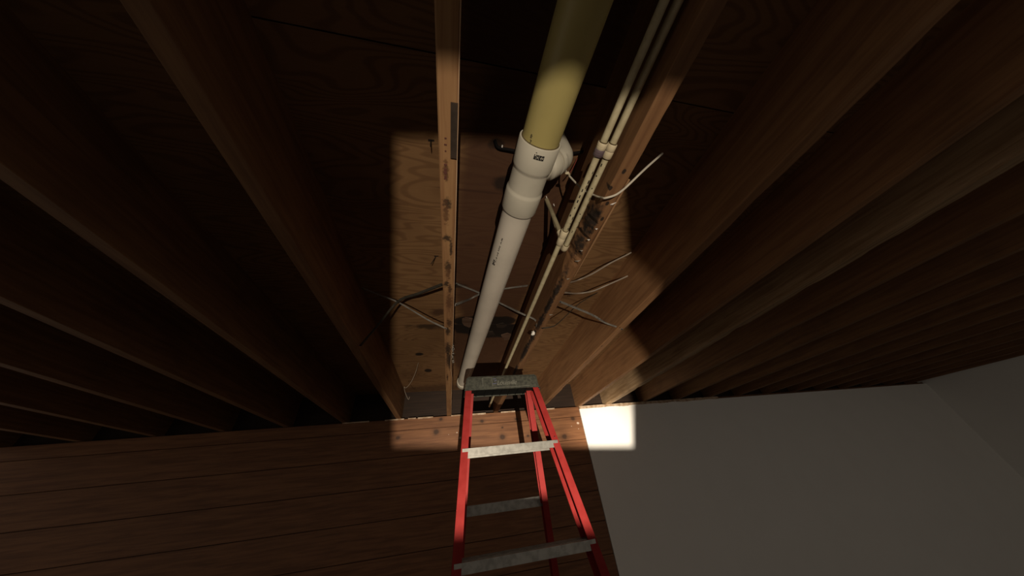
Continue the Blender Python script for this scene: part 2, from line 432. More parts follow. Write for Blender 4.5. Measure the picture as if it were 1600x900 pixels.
bm = bmesh.new(); pts = []
for i in range(61):
    y = -0.8 + 3.4*i/60
    pts.append(V((-0.0030 - (0.009*bumpf(y, 1.42, 0.2)), y, ZJ+0.0015+0.0006*noise.noise((y*8, 0, 0)))))
tube(bm, pts, [0.0013+0.0007*noise.noise((i*0.7, 2, 0)) for i in range(61)], 6); obj('sliver_or_lit_edge', bm, wood('painted_lit_arris', (0.62, 0.42, 0.26), (0.42, 0.25, 0.14), 'y'), parent=j1)  # pale strip carrying the light along this joist edge in its colour
# dark brown strip at the near end of the first joist, red lumber crayon on its underside
a = onz(707.5, 205, ZJ); b = onz(707.5, 246, ZJ)
bm = bmesh.new(); box(bm, (-0.0165, a.y-0.05, ZJ-0.004), (-0.0035, b.y, ZJ+0.003)); obj('dark_strip', bm, simple('dark_brown_strip', (0.045, 0.028, 0.018), 0.7, c2=(0.025, 0.016, 0.010)), parent=j1)
bm = bmesh.new()
for v in (257, 259.5, 264, 266, 269, 271.5, 275, 277, 279.5, 236, 226, 216):
    p = onz(696.5, v, ZJ-0.0006); w = random.uniform(0.002, 0.005)
    box(bm, (p.x-w, p.y-0.0012, ZJ-0.0010), (p.x+w*0.6, p.y+0.0014, ZJ+0.001))
obj('crayon_mark', bm, REDINK, parent=j1, kind='stuff')
# splinters and crumbs along the rotted joist
for u, v, L, mt in ((957, 319, 0.022, WHITE_FLUFF), (887, 436, 0.018, GREYWEB), (860, 492, 0.03, GREYWEB), (903, 408, 0.02, GREYWEB), (932, 358, 0.008, WHITE_FLUFF), (920, 375, 0.008, WHITE_FLUFF), (909, 392, 0.010, GREYWEB)):
    p = onz(u, v, ZJ-0.003); bm = bmesh.new()
    d = V((0.35, -0.8, -0.4)).normalized()*L
    tube(bm, [p-d*0.5+V((0, 0, 0.004)), p, p+d*0.5], [0.0012, 0.0022, 0.0006], 6); obj('splinter', bm, mt, parent=j2)
# long delaminated sliver along the right arris of the rotted joist
bm = bmesh.new(); pts = []
for u, v in ((983, 281), (955, 330), (929, 374), (912, 404), (897, 433)):
    p = onz(u, v, ZJ-0.002); pts.append(V((0.4095, p.y, ZJ-0.001)))
tube(bm, pts, [0.003, 0.003, 0.0035, 0.002, 0.001], 6); obj('sliver_or_lit_edge', bm, wood('sliver_wood', (0.34, 0.19, 0.09), (0.25, 0.13, 0.06), 'y'), parent=j2)

# ------------------------------------------------------------------ drain pipe
DR = 0.0425
def dax(y): return V((0.178 - 0.0535*(y-0.25), y, 0.615 + 0.045*(y-0.25)))
dd = (dax(1)-dax(0)).normalized()
drain = empty('drain_pipe', dax(0.43))
tag(drain, 'large white plastic drain pipe with tee and yellowed end running between the joists', 'pipe')
YE = 2.06
# far run, ending in a plugged coupling
bm = bmesh.new(); L = (dax(YE)-dax(0.40)).length
lathe(bm, dax(0.40), dd, [(0, DR), (L*0.5, DR), (L, DR)], 48); obj('white_pipe', bm, PVC, parent=drain, smooth=True)
bm = bmesh.new(); lathe(bm, dax(YE), dd, [(0.0, DR), (0.0, DR+0.003), (0.002, DR+0.0042), (0.060, DR+0.0042), (0.063, DR+0.003), (0.063, 0.030), (0.075, 0.028), (0.075, 0.010)], 40)
obj('end_coupling', bm, PVC_FIT, parent=drain, smooth=True)
# near run, older and yellow
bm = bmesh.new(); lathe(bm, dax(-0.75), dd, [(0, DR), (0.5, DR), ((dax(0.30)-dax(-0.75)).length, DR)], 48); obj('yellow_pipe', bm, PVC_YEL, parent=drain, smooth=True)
# sanitary tee
bm = bmesh.new(); s = lambda y: (dax(y)-dax(0.25)).length
R1 = DR+0.0058
lathe(bm, dax(0.25), dd, [(0.012, DR+0.0002), (0.002, DR+0.0006), (0.0, DR+0.002), (0.0, R1-0.001), (0.0015, R1), (0.058, R1), (0.064, R1-0.0012), (0.068, R1-0.0035), (0.072, DR+0.0022),
     (0.120, DR+0.0026), (0.124, R1-0.003), (0.128, R1-0.0008), (0.134, R1), (0.186, R1), (0.189, R1-0.001), (0.190, R1-0.003), (0.190, DR+0.0008), (0.18, DR+0.0002)], 56, caps=False)
tee = obj('tee_fitting', bm, PVC_FIT, parent=drain, smooth=True)
bd = V((0.80, -0.09, 0.60)).normalized(); bc = dax(0.335)
bm = bmesh.new(); lathe(bm, bc, bd, [(0.01, 0.034), (0.050, 0.031), (0.054, 0.0315), (0.058, 0.0355), (0.062, 0.0365), (0.084, 0.0365), (0.086, 0.0355), (0.086, 0.030), (0.080, 0.029)], 40)
obj('tee_branch', bm, PVC_FIT, parent=drain, smooth=True)
bm = bmesh.new(); q = bc + bd*0.080
pts = [q, bc+bd*0.094, bc+bd*0.0945, bc+bd*0.106, bc+bd*0.1065]; rads = [0.029, 0.029, 0.0345, 0.0345, 0.031]
for t in (10, 20, 30, 40, 53):
    p = pts[-1]; dr = (bd*(1-t/53.0) + V((0, 0, 1))*(t/53.0)).normalized(); pts.append(p+dr*0.009); rads.append(0.031)
pts.append(V((pts[-1].x, pts[-1].y, ZP+0.001))); rads.append(0.031)
tube(bm, pts, rads, 36); obj('branch_elbow', bm, PVC_FIT, parent=drain, smooth=True)
bm = bmesh.new(); lathe(bm, dax(0.25)-dd*0.0012, dd, [(0.0, DR-0.0005), (0.0, DR+0.0018), (0.003, DR+0.0018), (0.003, DR-0.0005)], 56, caps=False); obj('glue_ring', bm, GLUE, parent=drain, smooth=True)
# printing on the pipes: small blocks following the round surface
NB = dd*dd.z - V((0, 0, 1)); NB.normalize(); SB = dd.cross(NB)   # SB points to -x
def surf(u, v, R):
    """point of the drain pipe's surface (axial distance, angle) seen at a place of the print"""
    d = ray(u, v).normalized(); A = dax(0.25)
    dp = d - dd*d.dot(dd); ap = -A + dd*A.dot(dd)
    a = dp.dot(dp); b = 2*dp.dot(ap); c = ap.dot(ap) - R*R
    t = (-b - math.sqrt(max(b*b-4*a*c, 0)))/(2*a); p = d*t - A
    return p.dot(dd), math.atan2(p.dot(SB), p.dot(NB))
def inkquad(bm, s0, s1, a0, a1, R, ax=None):
    A = dax(0.25); vs = []
    for s_, an in ((s0, a0), (s1, a0), (s1, a1), (s0, a1)):
        vs.append(bm.verts.new(A + dd*s_ + (NB*math.cos(an) + SB*math.sin(an))*(R+0.0003)))
    vb = [bm.verts.new(v_.co - (v_.co - A - dd*(v_.co-A).dot(dd)).normalized()*0.0008) for v_ in vs]
    bm.faces.new(vs); bm.faces.new(vb[::-1])
    for i in range(4): bm.faces.new((vs[i], vs[(i+1) % 4], vb[(i+1) % 4], vb[i]))
GLYPH = {'0': '757', '1': '262', '2': '637', 'a': '747', 'b': '575', 'c': '767', 'd': '573', 'e': '727'}
def inkglyph(bm, s0, a0, ds, da, R, rowsbits):
    """3x3 cells; bits along the reading direction"""
    for i, ch in enumerate(rowsbits):
        b = int(ch)
        for j in range(3):
            if b >> (2-j) & 1: inkquad(bm, s0+ds*i/3, s0+ds*(i+0.95)/3, a0+da*j/3, a0+da*(j+0.95)/3, R)
R = R1
sT = surf(841, 242.5, R)[0]; sB = surf(839.5, 250.5, R)[0]; a0 = surf(834, 245, R)[1]; a1 = surf(850, 249, R)[1]
bm = bmesh.new(); N = 4; da = (a1-a0)/N
for i, g in enumerate(('577', '757', '767', '757')):
    inkglyph(bm, sT, a0+da*i, sB-sT, da*0.92, R, g)
inkquad(bm, sT-0.0045, sT-0.003, a0+da*0.3, a0+da*0.8, R)
obj('printed_mark', bm, INK, parent=drain, kind='stuff')
R = DR
bm = bmesh.new(); s0, a0 = surf(773.5, 407, R); s1, a1 = surf(769.5, 413, R)
wa = 0.17
for i, g in enumerate(('765', '576', '737')): inkglyph(bm, s0+(s1-s0)*i/3, a0, (s1-s0)/3*0.9, wa, R, g)
s0, a0 = surf(786, 373, R); s1, a1 = surf(773, 415.5, R)
n = 34
for i in range(n):
    f = i/n
    if i in (7, 8, 15, 16, 22, 25, 27, 30, 31): continue
    sa = s0 + (s1-s0)*f; h = random.choice((0.08, 0.11, 0.11, 0.06))
    inkquad(bm, sa, sa+(s1-s0)/n*random.choice((0.45, 0.7, 0.85)), a0+(a1-a0)*f+random.choice((0, 0.02)), a0+(a1-a0)*f+h, R)
obj('printed_mark', bm, INK, parent=drain, kind='stuff')
bm = bmesh.new(); s0, a0 = surf(832.5, 211, R); s1, a1 = surf(829.5, 226, R)
for i in range(9):
    f = i/9
    if i in (4,): continue
    sa = s0+(s1-s0)*f; inkquad(bm, sa, sa+(s1-s0)/9*0.55, a0+(a1-a0)*f+random.choice((0, 0.03)), a0+(a1-a0)*f+random.choice((0.10, 0.12, 0.07)), R)
s2, a2 = surf(831, 207, R)
obj('printed_mark', bm, INK, parent=drain, kind='stuff')

# ------------------------------------------------------------------ two small water pipes on the rotted joist
PA = V((0.3225, 0, 0.610)); PB = V((0.3520, 0, 0.620)); PR = 0.0080
def yat(u, v, x, z):
    d = ray(u, v); return d.y/d.z*z
yTee0 = yat(883, 360, PA.x, PA.z); yTee1 = yat(875, 381, PA.x, PA.z)
yCA0 = yat(941, 222, PA.x, PA.z); yCA1 = yat(933, 243, PA.x, PA.z)
yCB0 = yat(955, 224, PB.x, PB.z); yCB1 = yat(946, 246, PB.x, PB.z)
yEl = yat(883, 387, PB.x, PB.z)
Yd = V((0, 1, 0))
wa_ = empty('water_pipe', PA + Yd*0.6)
tag(wa_, 'cream water pipe with purple-stained coupling and a tee, running on to the wall', 'pipe', 'cream water pipes along the rotted joist')
bm = bmesh.new(); lathe(bm, PA+Yd*-0.6, Yd, [(0, PR), (yTee0+0.605, PR)], 20); obj('upper_pipe', bm, CREAM, parent=wa_, smooth=True)
YEND = 2.50
bm = bmesh.new(); lathe(bm, PA+Yd*(yTee1-0.005), Yd, [(0, PR), (YEND-yTee1, PR), (YEND-yTee1, PR)], 20); obj('lower_pipe', bm, CREAM, parent=wa_, smooth=True)
def coupling(P, y0, y1, parent, mat, name='coupling', r=PR+0.0036):
    bm = bmesh.new(); L = y1-y0
    lathe(bm, P+Yd*y0, Yd, [(0.004, PR), (0, PR+0.0008), (0, r-0.0008), (0.001, r), (L*0.47, r), (L*0.5, r-0.0006), (L*0.53, r), (L-0.001, r), (L, r-0.0008), (L, PR+0.0008), (L-0.004, PR)], 24, caps=False)
    return obj(name, bm, mat, parent=parent, smooth=True)
coupling(PA, yCA0, yCA0+(yCA1-yCA0)*0.52, wa_, CREAM_FIT)
coupling(PA, yCA0+(yCA1-yCA0)*0.46, yCA1, wa_, PURPLE, 'primer_stained_coupling', PR+0.0042)
coupling(PA, yTee0, yTee1, wa_, CREAM_FIT, 'tee_fitting')
pt = onz(854, 312, ZP-0.003); tm = PA + Yd*((yTee0+yTee1)/2)
bdv = (pt - tm).normalized()
bm = bmesh.new(); lathe(bm, tm, bdv, [(0.004, PR+0.003), (0.024, PR+0.003), (0.025, PR+0.002), (0.025, PR)], 20); obj('tee_branch', bm, CREAM_FIT, parent=wa_, smooth=True)
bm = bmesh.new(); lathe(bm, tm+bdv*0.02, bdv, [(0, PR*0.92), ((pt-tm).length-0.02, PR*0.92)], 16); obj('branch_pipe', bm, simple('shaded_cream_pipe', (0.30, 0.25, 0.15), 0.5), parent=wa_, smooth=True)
def rings(P, ys, parent):
    for y in ys:
        bm = bmesh.new(); lathe(bm, P+Yd*y, Yd, [(0, PR), (0, PR+0.0016), (0.0025, PR+0.0016), (0.0025, PR)], 20, caps=False); obj('glue_ring', bm, GLUE, parent=parent, smooth=True)
rings(PA, (yCA0-0.002, yTee0-0.002, yTee1-0.0005), wa_)
wb = empty('water_pipe', PB + Yd*0.6)
tag(wb, 'cream water pipe with plain coupling, ending in an elbow beside the tee', 'pipe', 'cream water pipes along the rotted joist')
bm = bmesh.new(); lathe(bm, PB+Yd*-0.6, Yd, [(0, PR), (yEl+0.59, PR)], 20); obj('straight_pipe', bm, CREAM, parent=wb, smooth=True)
coupling(PB, yCB0, yCB1, wb, CREAM_FIT)
bm = bmesh.new(); e = PB + Yd*(yEl-0.012); pts = [e, e+Yd*0.012]; rd = [PR+0.003]*2
for t in (22, 45, 67, 90):
    a = math.radians(t); pts.append(e + Yd*(0.012+0.010*math.sin(a)) + V((0, 0, 0.010*(1-math.cos(a))))); rd.append(PR+0.003)
pts.append(pts[-1]+V((0, 0, 0.012))); rd.append(PR+0.003)
tube(bm, pts, rd, 20); obj('elbow', bm, CREAM_FIT, parent=wb, smooth=True)
bm = bmesh.new(); lathe(bm, pts[-1], (0, 0, 1), [(-0.004, PR), (ZP-pts[-1].z, PR)], 16); obj('riser', bm, CREAM, parent=wb, smooth=True)
rings(PB, (yCB0-0.002, yCB1-0.0005, yEl-0.014), wb)
for P, par, us in ((PA, wa_, (225, 262, 282, 287, 295, 305, 311, 322, 335, 340, 346, 356)), (PB, wb, (249, 268, 290, 305, 316, 331, 345, 352, 360))):
    bm = bmesh.new()
    for v in us:                      # dark specks of print and dirt along the pipe
        y = yat(900, v, P.x, P.z) + random.uniform(-0.004, 0.004); an = random.choice((-0.9, -0.5, 0.3, 0.7)) - math.pi/2
        c = P + Yd*y + V((math.cos(an), 0, math.sin(an)))*PR
        t_ = V((-math.sin(an), 0, math.cos(an)))*random.uniform(0.0008, 0.0018); l_ = Yd*random.uniform(0.001, 0.005); n_ = V((math.cos(an), 0, math.sin(an)))*0.0004
        hexa(bm, [c-t_-l_-n_, c+t_-l_-n_, c+t_+l_-n_, c-t_+l_-n_], [c-t_-l_+n_, c+t_-l_+n_, c+t_+l_+n_, c-t_+l_+n_])
    obj('printed_mark', bm, INK, parent=par, kind='stuff')

# ------------------------------------------------------------------ cross bridging straps
def strap(pts, w, label, mat, tab=None):
    """folded V-section steel strap; pts run from end to end"""
    P = smoothpts(pts, 5); bm = bmesh.new(); rings = []
    for i, p in enumerate(P):
        t = (P[min(i+1, len(P)-1)] - P[max(i-1, 0)]).normalized()
        side = V((0, 1, 0)); side = (side - t*side.dot(t)).normalized(); nn = t.cross(side)
        f = min(1.0, min(i, len(P)-1-i)/3.0)*0.5
        rings.append([bm.verts.new(p + side*a + nn*b) for a, b in ((-w, 0), (0, w*f), (w, 0), (w, 0.0012), (0, w*f+0.0012), (-w, 0.0012))])
    for a, b in zip(rings, rings[1:]):
        for k in range(6): bm.faces.new((a[k], a[(k+1) % 6], b[(k+1) % 6], b[k]))
    bm.faces.new(rings[0][::-1]); bm.faces.new(rings[-1])
    o = obj('bridging_strap', bm, mat, org=P[len(P)//2]); tag(o, label, 'strap', 'steel cross bridging between the joists')
    for q in (P[0], P[-1]):
        b2 = bmesh.new(); sgn = 1 if q is P[0] else -1
        dn = (P[1]-P[0]).normalized() if q is P[0] else (P[-1]-P[-2]).normalized()
        lathe(b2, q + dn*0.006*sgn - V((0, 0, 0.0015)), (0, 0, -1), [(-0.002, 0.0028), (0.0012, 0.0028), (0.0018, 0.001)], 8); obj('nail_head', b2, IRON, parent=o)
    return o
xl1, xr1 = spec[1]; xl2, xr2 = spec[2]; xl3, xr3 = spec[3]; xr0 = spec[0][1]
SW = 0.0066
# left bay (x from joist 0 to joist 1)
a = onx(692, 444, xl1-0.002); b = onz(622, 471, 0.690); e = V((xr0+0.003, b.y+(b.y-a.y)*0.9, ZJ+0.012))
strap([a, a.lerp(b, 0.5), b, b.lerp(e, 0.5), e], SW, 'dark steel bridging strap in the left bay, running up to the knotty joist', STEEL_DARK)  # shade side of this strap is put into the darker steel colour
a = onz(693, 511, ZJ+0.006); a.x = xl1-0.001; b = onz(624, 473, 0.710); e = V((xr0+0.003, b.y+(b.y-a.y)*0.6, ZP-0.012))
strap([a+V((0.012, 0, -0.009)), a+V((-0.012, -0.004, 0.003)), onz(668, 499, 0.612), b, b.lerp(e, 0.5), e], SW*0.8, 'light steel bridging strap in the left bay, running down to the knotty joist', GALV)
# middle bay
a = onx(712, 476, 0.004); b = onx(828, 446, xl2-0.003)
strap([a, onz(735, 467, 0.725), onz(752, 459, 0.742), onz(790, 451, 0.760), b], SW*0.8, 'bridging strap behind the drain pipe with a bright lower end at the knotty joist', GALV)
a = onz(712, 443, ZP-0.012); b = onx(836, 500, xl2-0.004)
strap([a, onz(752, 459, 0.762), onz(786, 476, 0.728), onz(815, 490, 0.640), b, V((xl2-0.004, b.y+0.004, ZJ+0.01))], SW*0.85, 'light bridging strap in the middle bay bent down over the thin water pipe', GALV)
# right bay
a = onz(846, 513, ZJ-0.003); b = onx(938, 455, xl3-0.002)
strap([a, onz(860, 511.5, ZJ-0.002)+V((0.006, 0, 0.002)), onz(874, 504, 0.606), a.lerp(b, 0.62)+V((0, 0, 0.004)), b], SW*0.7, 'bridging strap curving from under the rotted joist up to the clean joist', STEEL_DARK)
a = onx(874, 471, xr2+0.003); b = onz(967, 512, ZJ+0.003)
strap([a, a.lerp(b, 0.5)+V((0, 0, 0.006)), onz(945, 504, 0.612), b, b+V((0.024, 0.012, -0.005))], SW*0.8, 'bridging strap running from behind the rotted joist down under the clean joist', GALV)

# ------------------------------------------------------------------ cables and wires
def cable(name, pts, r, mat, label, cat='cable', n=8, flat=1.0, seg=8):
    bm = bmesh.new(); P = smoothpts(pts, n); tube(bm, P, r, seg, flat=flat)
    o = obj(name, bm, mat, org=P[len(P)//2], smooth=True); return tag(o, label, cat)
xg = 0.3662
p4 = onx(927, 304.5, xg)
cable('cable', [onz(880, 250, ZP-0.002), onz(881, 258, 0.778), onz(886.5, 271, 0.728), onz(905, 291, 0.672), onx(917, 300, 0.352), p4, onx(933, 307, 0.3668), onx(938, 308.4, 0.3672), onz(942, 309.2, 0.5690),
                onz(946, 309.5, 0.560), onz(961, 305, 0.558), onz(973, 297, 0.560), onz(984, 287, 0.564), onz(1010, 262, 0.59), onz(1035, 240, 0.64)], 0.0027, CABLE, 'white cable looping behind the two water pipes and under the rotted joist')
cable('cable', [onx(889, 441.5, xr2-0.004), onz(902, 438, 0.72), onz(925, 428, 0.722), onz(952, 412, 0.730), onz(978, 399, 0.755), onz(986, 394.5, 0.765)], 0.0032, CABLE_GREY, 'grey-white cable rising across the right bay, the upper of the pair')
cable('cable', [onx(880, 457, xr2-0.004), onz(902, 458.5, 0.70), onz(925, 455, 0.70), onz(945, 447, 0.702), onx(980, 431.5, xl3-0.001), onx(984, 429, xl3+0.01)], 0.0034, CABLE_GREY, 'grey-white cable sagging across the right bay, the lower of the pair')
cable('cable', [onz(773, 219, ZP-0.004), onz(778, 230, ZP-0.006), onz(796, 234, ZP-0.008), onz(830, 240, ZP-0.009), onz(874, 241, ZP-0.009), onz(905, 238, ZP-0.007), onz(925, 232, ZP-0.009), onx(940, 226, xl2+0.004)], 0.0045, CABLE_BLK, 'black cable crossing the plywood behind the yellowed drain end')
cable('wire', [onz(902, 247, ZP-0.002), onz(899, 254, 0.785), onz(893, 266, 0.76), onz(888, 272, 0.752)], 0.0016, CABLE_RED, 'short red wire hanging beside the branch of the big tee', 'wire', 5)
cable('wire', [ony(653.5, 567, 1.94), ony(650, 580, 1.94), ony(644, 594, 1.95), ony(637, 604, 1.95), ony(633, 606, 1.95), ony(631.5, 604.5, 1.95), ony(633, 613, 1.95), ony(638, 624, 1.95), ony(640, 620, 1.95)], 0.0011, CABLE_GREY, 'thin loose wire hanging at the lower left of the left bay', 'wire', 6, seg=6)
# wire connector where the white cable meets the red wire
bm = bmesh.new(); p = onz(887, 271.5, 0.715); tube(bm, [p+V((-0.008, 0, 0)), p+V((0, -0.002, 0.001)), p+V((0.007, 0.003, 0.002))], [0.0025, 0.0048, 0.003], 10)
tag(obj('wire_connector', bm, CREAM_FIT, org=p, smooth=True), 'small cream wire connector on the white cable beside the tee branch', 'connector')
# bright staple holding the black cable
bm = bmesh.new(); p = onz(784.7, 228.5, ZP-0.0125); box(bm, p-V((0.0016, 0.0030, 0.0015)), p+V((0.0016, 0.0030, 0.0012)))

tag(obj('cable_staple', bm, WHITE_FLUFF, org=p), 'tiny bright staple over the black cable left of the drain', 'staple')
# two bright nail tips behind the tee
for (u, v), lb in (((854.5, 310), 'bright nail tip by the upper end of the thin branch pipe'), ((866, 322), 'lower bright nail tip beside the thin branch pipe')):
    bm = bmesh.new(); p = onz(u, v, ZP-0.012); lathe(bm, p, (0, 0, 1), [(0, 0.0006), (0.003, 0.0016), (0.013, 0.0016)], 8); tag(obj('nail', bm, WHITE_FLUFF, org=p), lb, 'nail', 'nails through the plywood')
# dark nails that missed the joist
def nail(u0, v0, u1, v1, label, z0=ZP):
    p = onz(u0, v0, z0); q = ony(u1, v1, p.y+0.002); bm = bmesh.new()
    d = (q-p).normalized(); tube(bm, [p+V((0, 0, 0.004)), p, q-d*0.006, q], [0.0017, 0.0017, 0.0015, 0.0004], 8)
    o = tag(obj('nail', bm, IRON, org=p), label, 'nail', 'nails through the plywood')
    b2 = bmesh.new(); w = 0.006  # thin dark bar across the base of the nail
    hexa(b2, [p+V((-w*1.3, -0.002, -0.002)), p+V((w*1.5, -0.0025, -0.0012)), p+V((w*1.5, 0.002, -0.0012)), p+V((-w*1.3, 0.003, -0.002))], [p+V((-w*1.3, -0.002, 0.0004)), p+V((w*1.5, -0.0025, 0.0004)), p+V((w*1.5, 0.002, 0.0004)), p+V((-w*1.3, 0.003, 0.0004))])
    obj('dark_bar', b2, FLK2, parent=o)
nail(673.5, 219, 672.5, 230, 'dark nail poking straight down through the plywood at upper left')
nail(681.5, 400, 673, 413.5, 'bent dark nail poking through the plywood left of the knotty joist')
nail(889, 456, 890.5, 464, 'small dark nail poking through the plywood under the lower grey cable')
# white lump stuck at the strap end
bm = bmesh.new(); p = V((xl2+0.004, 0, 0)); p = onz(833, 521, ZJ-0.008)
bmesh.ops.create_icosphere(bm, subdivisions=3, radius=0.0085, matrix=Matrix.Translation(p) @ Matrix.Diagonal((0.8, 1.7, 1.2, 1)))
for v_ in bm.verts: v_.co += (v_.co-p).normalized()*0.005*noise.noise(v_.co*160)
tag(obj('foam_lump', bm, WHITE_FLUFF, org=p, smooth=True), 'small crumpled white lump stuck under the rotted joist below the bent strap', 'lump')
# cobweb fluff on the right edge of the knotty joist
bm = bmesh.new()
for i in range(26):
    v = random.uniform(538, 566); p = onz(707.5+random.uniform(-0.6, 0.8), v, ZJ-0.004); d = V((random.uniform(-0.6, 1), random.uniform(-1.5, 1.5), random.uniform(-1, 0.6)))*0.016
    tube(bm, [p-d*0.5, p+V((random.uniform(-1, 1), random.uniform(-1, 1), random.uniform(-1, 1)))*0.004, p+d*0.5], [0.0005, 0.0010, 0.0004], 4)
o = obj('cobweb', bm, GREYWEB, org=onz(707.5, 552, ZJ-0.004), kind='stuff'); tag(o, 'ragged grey cobweb along the right edge of the knotty joist', 'cobweb')

# ------------------------------------------------------------------ step ladder
LY, LZ = 1.287, 0.390           # front lower edge of the cap
lad = empty('step_ladder', (0.24, 1.25, -CZ))
tag(lad, 'red fibreglass step ladder with grey top cap standing before the board wall', 'ladder')
CT = 0.456
def cap_ring(x0, x1, y0, y1, z): return [V((x0, y0, z)), V((x1, y0, z)), V((x1, y1, z)), V((x0, y1, z))]
bm = bmesh.new(); CD = 0.115
ob, ot = cap_ring(0.056, 0.4175, LY, LY+CD, LZ), cap_ring(0.066, 0.4115, LY+0.002, LY+CD-0.002, CT)
ib, it = cap_ring(0.0585, 0.415, LY+0.004, LY+CD-0.004, LZ), cap_ring(0.069, 0.4085, LY+0.006, LY+CD-0.006, CT-0.005)
R_ = [[bm.verts.new(p) for p in q] for q in (it, ib, ob, ot)]
for a, b in zip(R_, R_[1:]):
    for k in range(4): bm.faces.new((a[k], a[(k+1) % 4], b[(k+1) % 4], b[k]))
bm.faces.new(R_[0]); bm.faces.new(R_[3])
bmesh.ops.recalc_face_normals(bm, faces=bm.faces)
edges = [e for e in bm.edges if all(v_ in R_[3] for v_ in e.verts) or ((e.verts[0] in R_[2]) != (e.verts[1] in R_[2]) and any(v_ in R_[3] for v_ in e.verts))]
bmesh.ops.bevel(bm, geom=edges, offset=0.007, segments=3, affect='EDGES')
capo = obj('top_cap', bm, CAP_M, parent=lad, smooth=True)
bm = bmesh.new(); box(bm, (0.0590, LY+0.0045, LZ+0.004), (0.4145, LY+CD-0.0045, LZ+0.007))
for i in range(9): box(bm, (0.075+i*0.040, LY+0.0045, LZ+0.0005), (0.078+i*0.040, LY+CD-0.0045, LZ+0.005))
obj('cap_shade_tray', bm, simple('cap_shade_black', (0.006, 0.006, 0.005), 0.8, spec=0.1), parent=capo)  # near-black tray added to stand for the shade under the cap
# worn bright arris along the lower edge and right corner of the cap, ribs and panel frame
def capp(u, v, off=0.0008):
    p = ony(u, v, LY+0.001); t = (p.z-LZ)/(CT-LZ); return V((p.x, LY + 0.002*t - off, p.z))
def bar(bm, p, q, w, h=0.0012):
    d = (q-p).normalized(); n_ = V((0, -1, 0)); s_ = d.cross(n_).normalized()*w*0.5; n_ = n_*h
    hexa(bm, [p-s_, q-s_, q+s_, p+s_], [p-s_+n_, q-s_+n_, q+s_+n_, p+s_+n_])
bm = bmesh.new()
for q in (((753.5, 590.5), (754.8, 604)), ((754, 590.5), (768, 589.5)), ((768, 606.3), (828, 602.5)), ((768, 590), (770, 604))): bar(bm, capp(*q[0]), capp(*q[1]), 0.0016)
obj('label_frame', bm, CAP_LT, parent=capo)
bm = bmesh.new(); bar(bm, V((0.058, LY, LZ+0.002)), V((0.416, LY, LZ+0.002)), 0.004, 0.0015); obj('lower_rim', bm, CAP_LT if False else CAP_M, parent=capo)
def text(s_, p, size, mat, parent, name, shear=0.35, spacing=0.9):
    cu = bpy.data.curves.new(name, 'FONT'); cu.body = s_; cu.size = size; cu.shear = shear; cu.extrude = 0.0008; cu.space_character = spacing
    tmp = bpy.data.objects.new('tmp', cu); C.objects.link(tmp)
    dg = bpy.context.evaluated_depsgraph_get(); me = bpy.data.meshes.new_from_object(tmp.evaluated_get(dg))
    bpy.data.objects.remove(tmp); bpy.data.curves.remove(cu)
    me.transform(Matrix.Rotation(math.radians(90), 4, 'X')); me.materials.clear(); me.materials.append(mat); me.name = name
    o_ = bpy.data.objects.new(name, me); C.objects.link(o_); o_.parent = parent; o_.location = p - ORG[parent.name]; ORG[o_.name] = p
    return o_
text('Louisville', capp(776, 601.5, 0.0004), 0.030, CAP_LT, capo, 'lettering')
bm = bmesh.new()
for q in (((770, 592), (775, 592)), ((772, 596), (776, 594)), ((770, 600), (776, 599))): bar(bm, capp(*q[0]), capp(*q[1]), 0.002)
obj('emblem', bm, simple('worn_blue_emblem', (0.10, 0.10, 0.17), 0.5), parent=capo)

def channel(bm, top, bot, wx, dy, th=0.004, inward=1):
    """C channel: web on the outside in x, flanges turned inward"""
    def prof(p):
        x, y, z = p; s_ = inward
        return [V((x, y, z)), V((x+s_*wx, y, z)), V((x+s_*wx, y+th, z)), V((x+s_*th, y+th, z)), V((x+s_*th, y+dy-th, z)), V((x+s_*wx, y+dy-th, z)), V((x+s_*wx, y+dy, z)), V((x, y+dy, z))]
    a = [bm.verts.new(p) for p in prof(top)]; b = [bm.verts.new(p) for p in prof(bot)]; n_ = 8
    for k in range(n_): bm.faces.new((a[k], a[(k+1) % n_], b[(k+1) % n_], b[k]))
    for r_ in (a, b):
        bm.faces.new((r_[0], r_[1], r_[2], r_[3])); bm.faces.new((r_[0], r_[3], r_[4], r_[7])); bm.faces.new((r_[4], r_[5], r_[6], r_[7]))
FS, SPL = 0.27, 0.085           # lean of the front rails, sideways splay per metre
ZF = -CZ+0.02
def fy(z): return LY+0.0065 - (LZ-z)*FS
def flx(z): return 0.0600 - (LZ-z)*SPL
def frx(z): return 0.4135 + (LZ-z)*SPL*1.45
zt = LZ+0.045
for fx, inw in ((flx, 1), (frx, -1)):
    bm = bmesh.new(); channel(bm, (fx(zt), fy(zt) if False else fy(zt)-0.0, zt), (fx(ZF), fy(ZF), ZF), 0.028, 0.066, 0.0045, inw)
    obj('rail', bm, RED_FRP, parent=lad)
    bm = bmesh.new(); box(bm, (fx(ZF)-0.004, fy(ZF)-0.006, -CZ), (fx(ZF)+inw*0.036, fy(ZF)+0.072, -CZ+0.05)); obj('foot', bm, RUBBER, parent=lad, bevel=0.003)
RS = 0.24
def ry(z): return LY+0.068 + (LZ-z)*RS
def rlx(z): return 0.0760 - (LZ-z)*SPL*0.8
def rrx(z): return 0.3930 + (LZ-z)*SPL*0.9
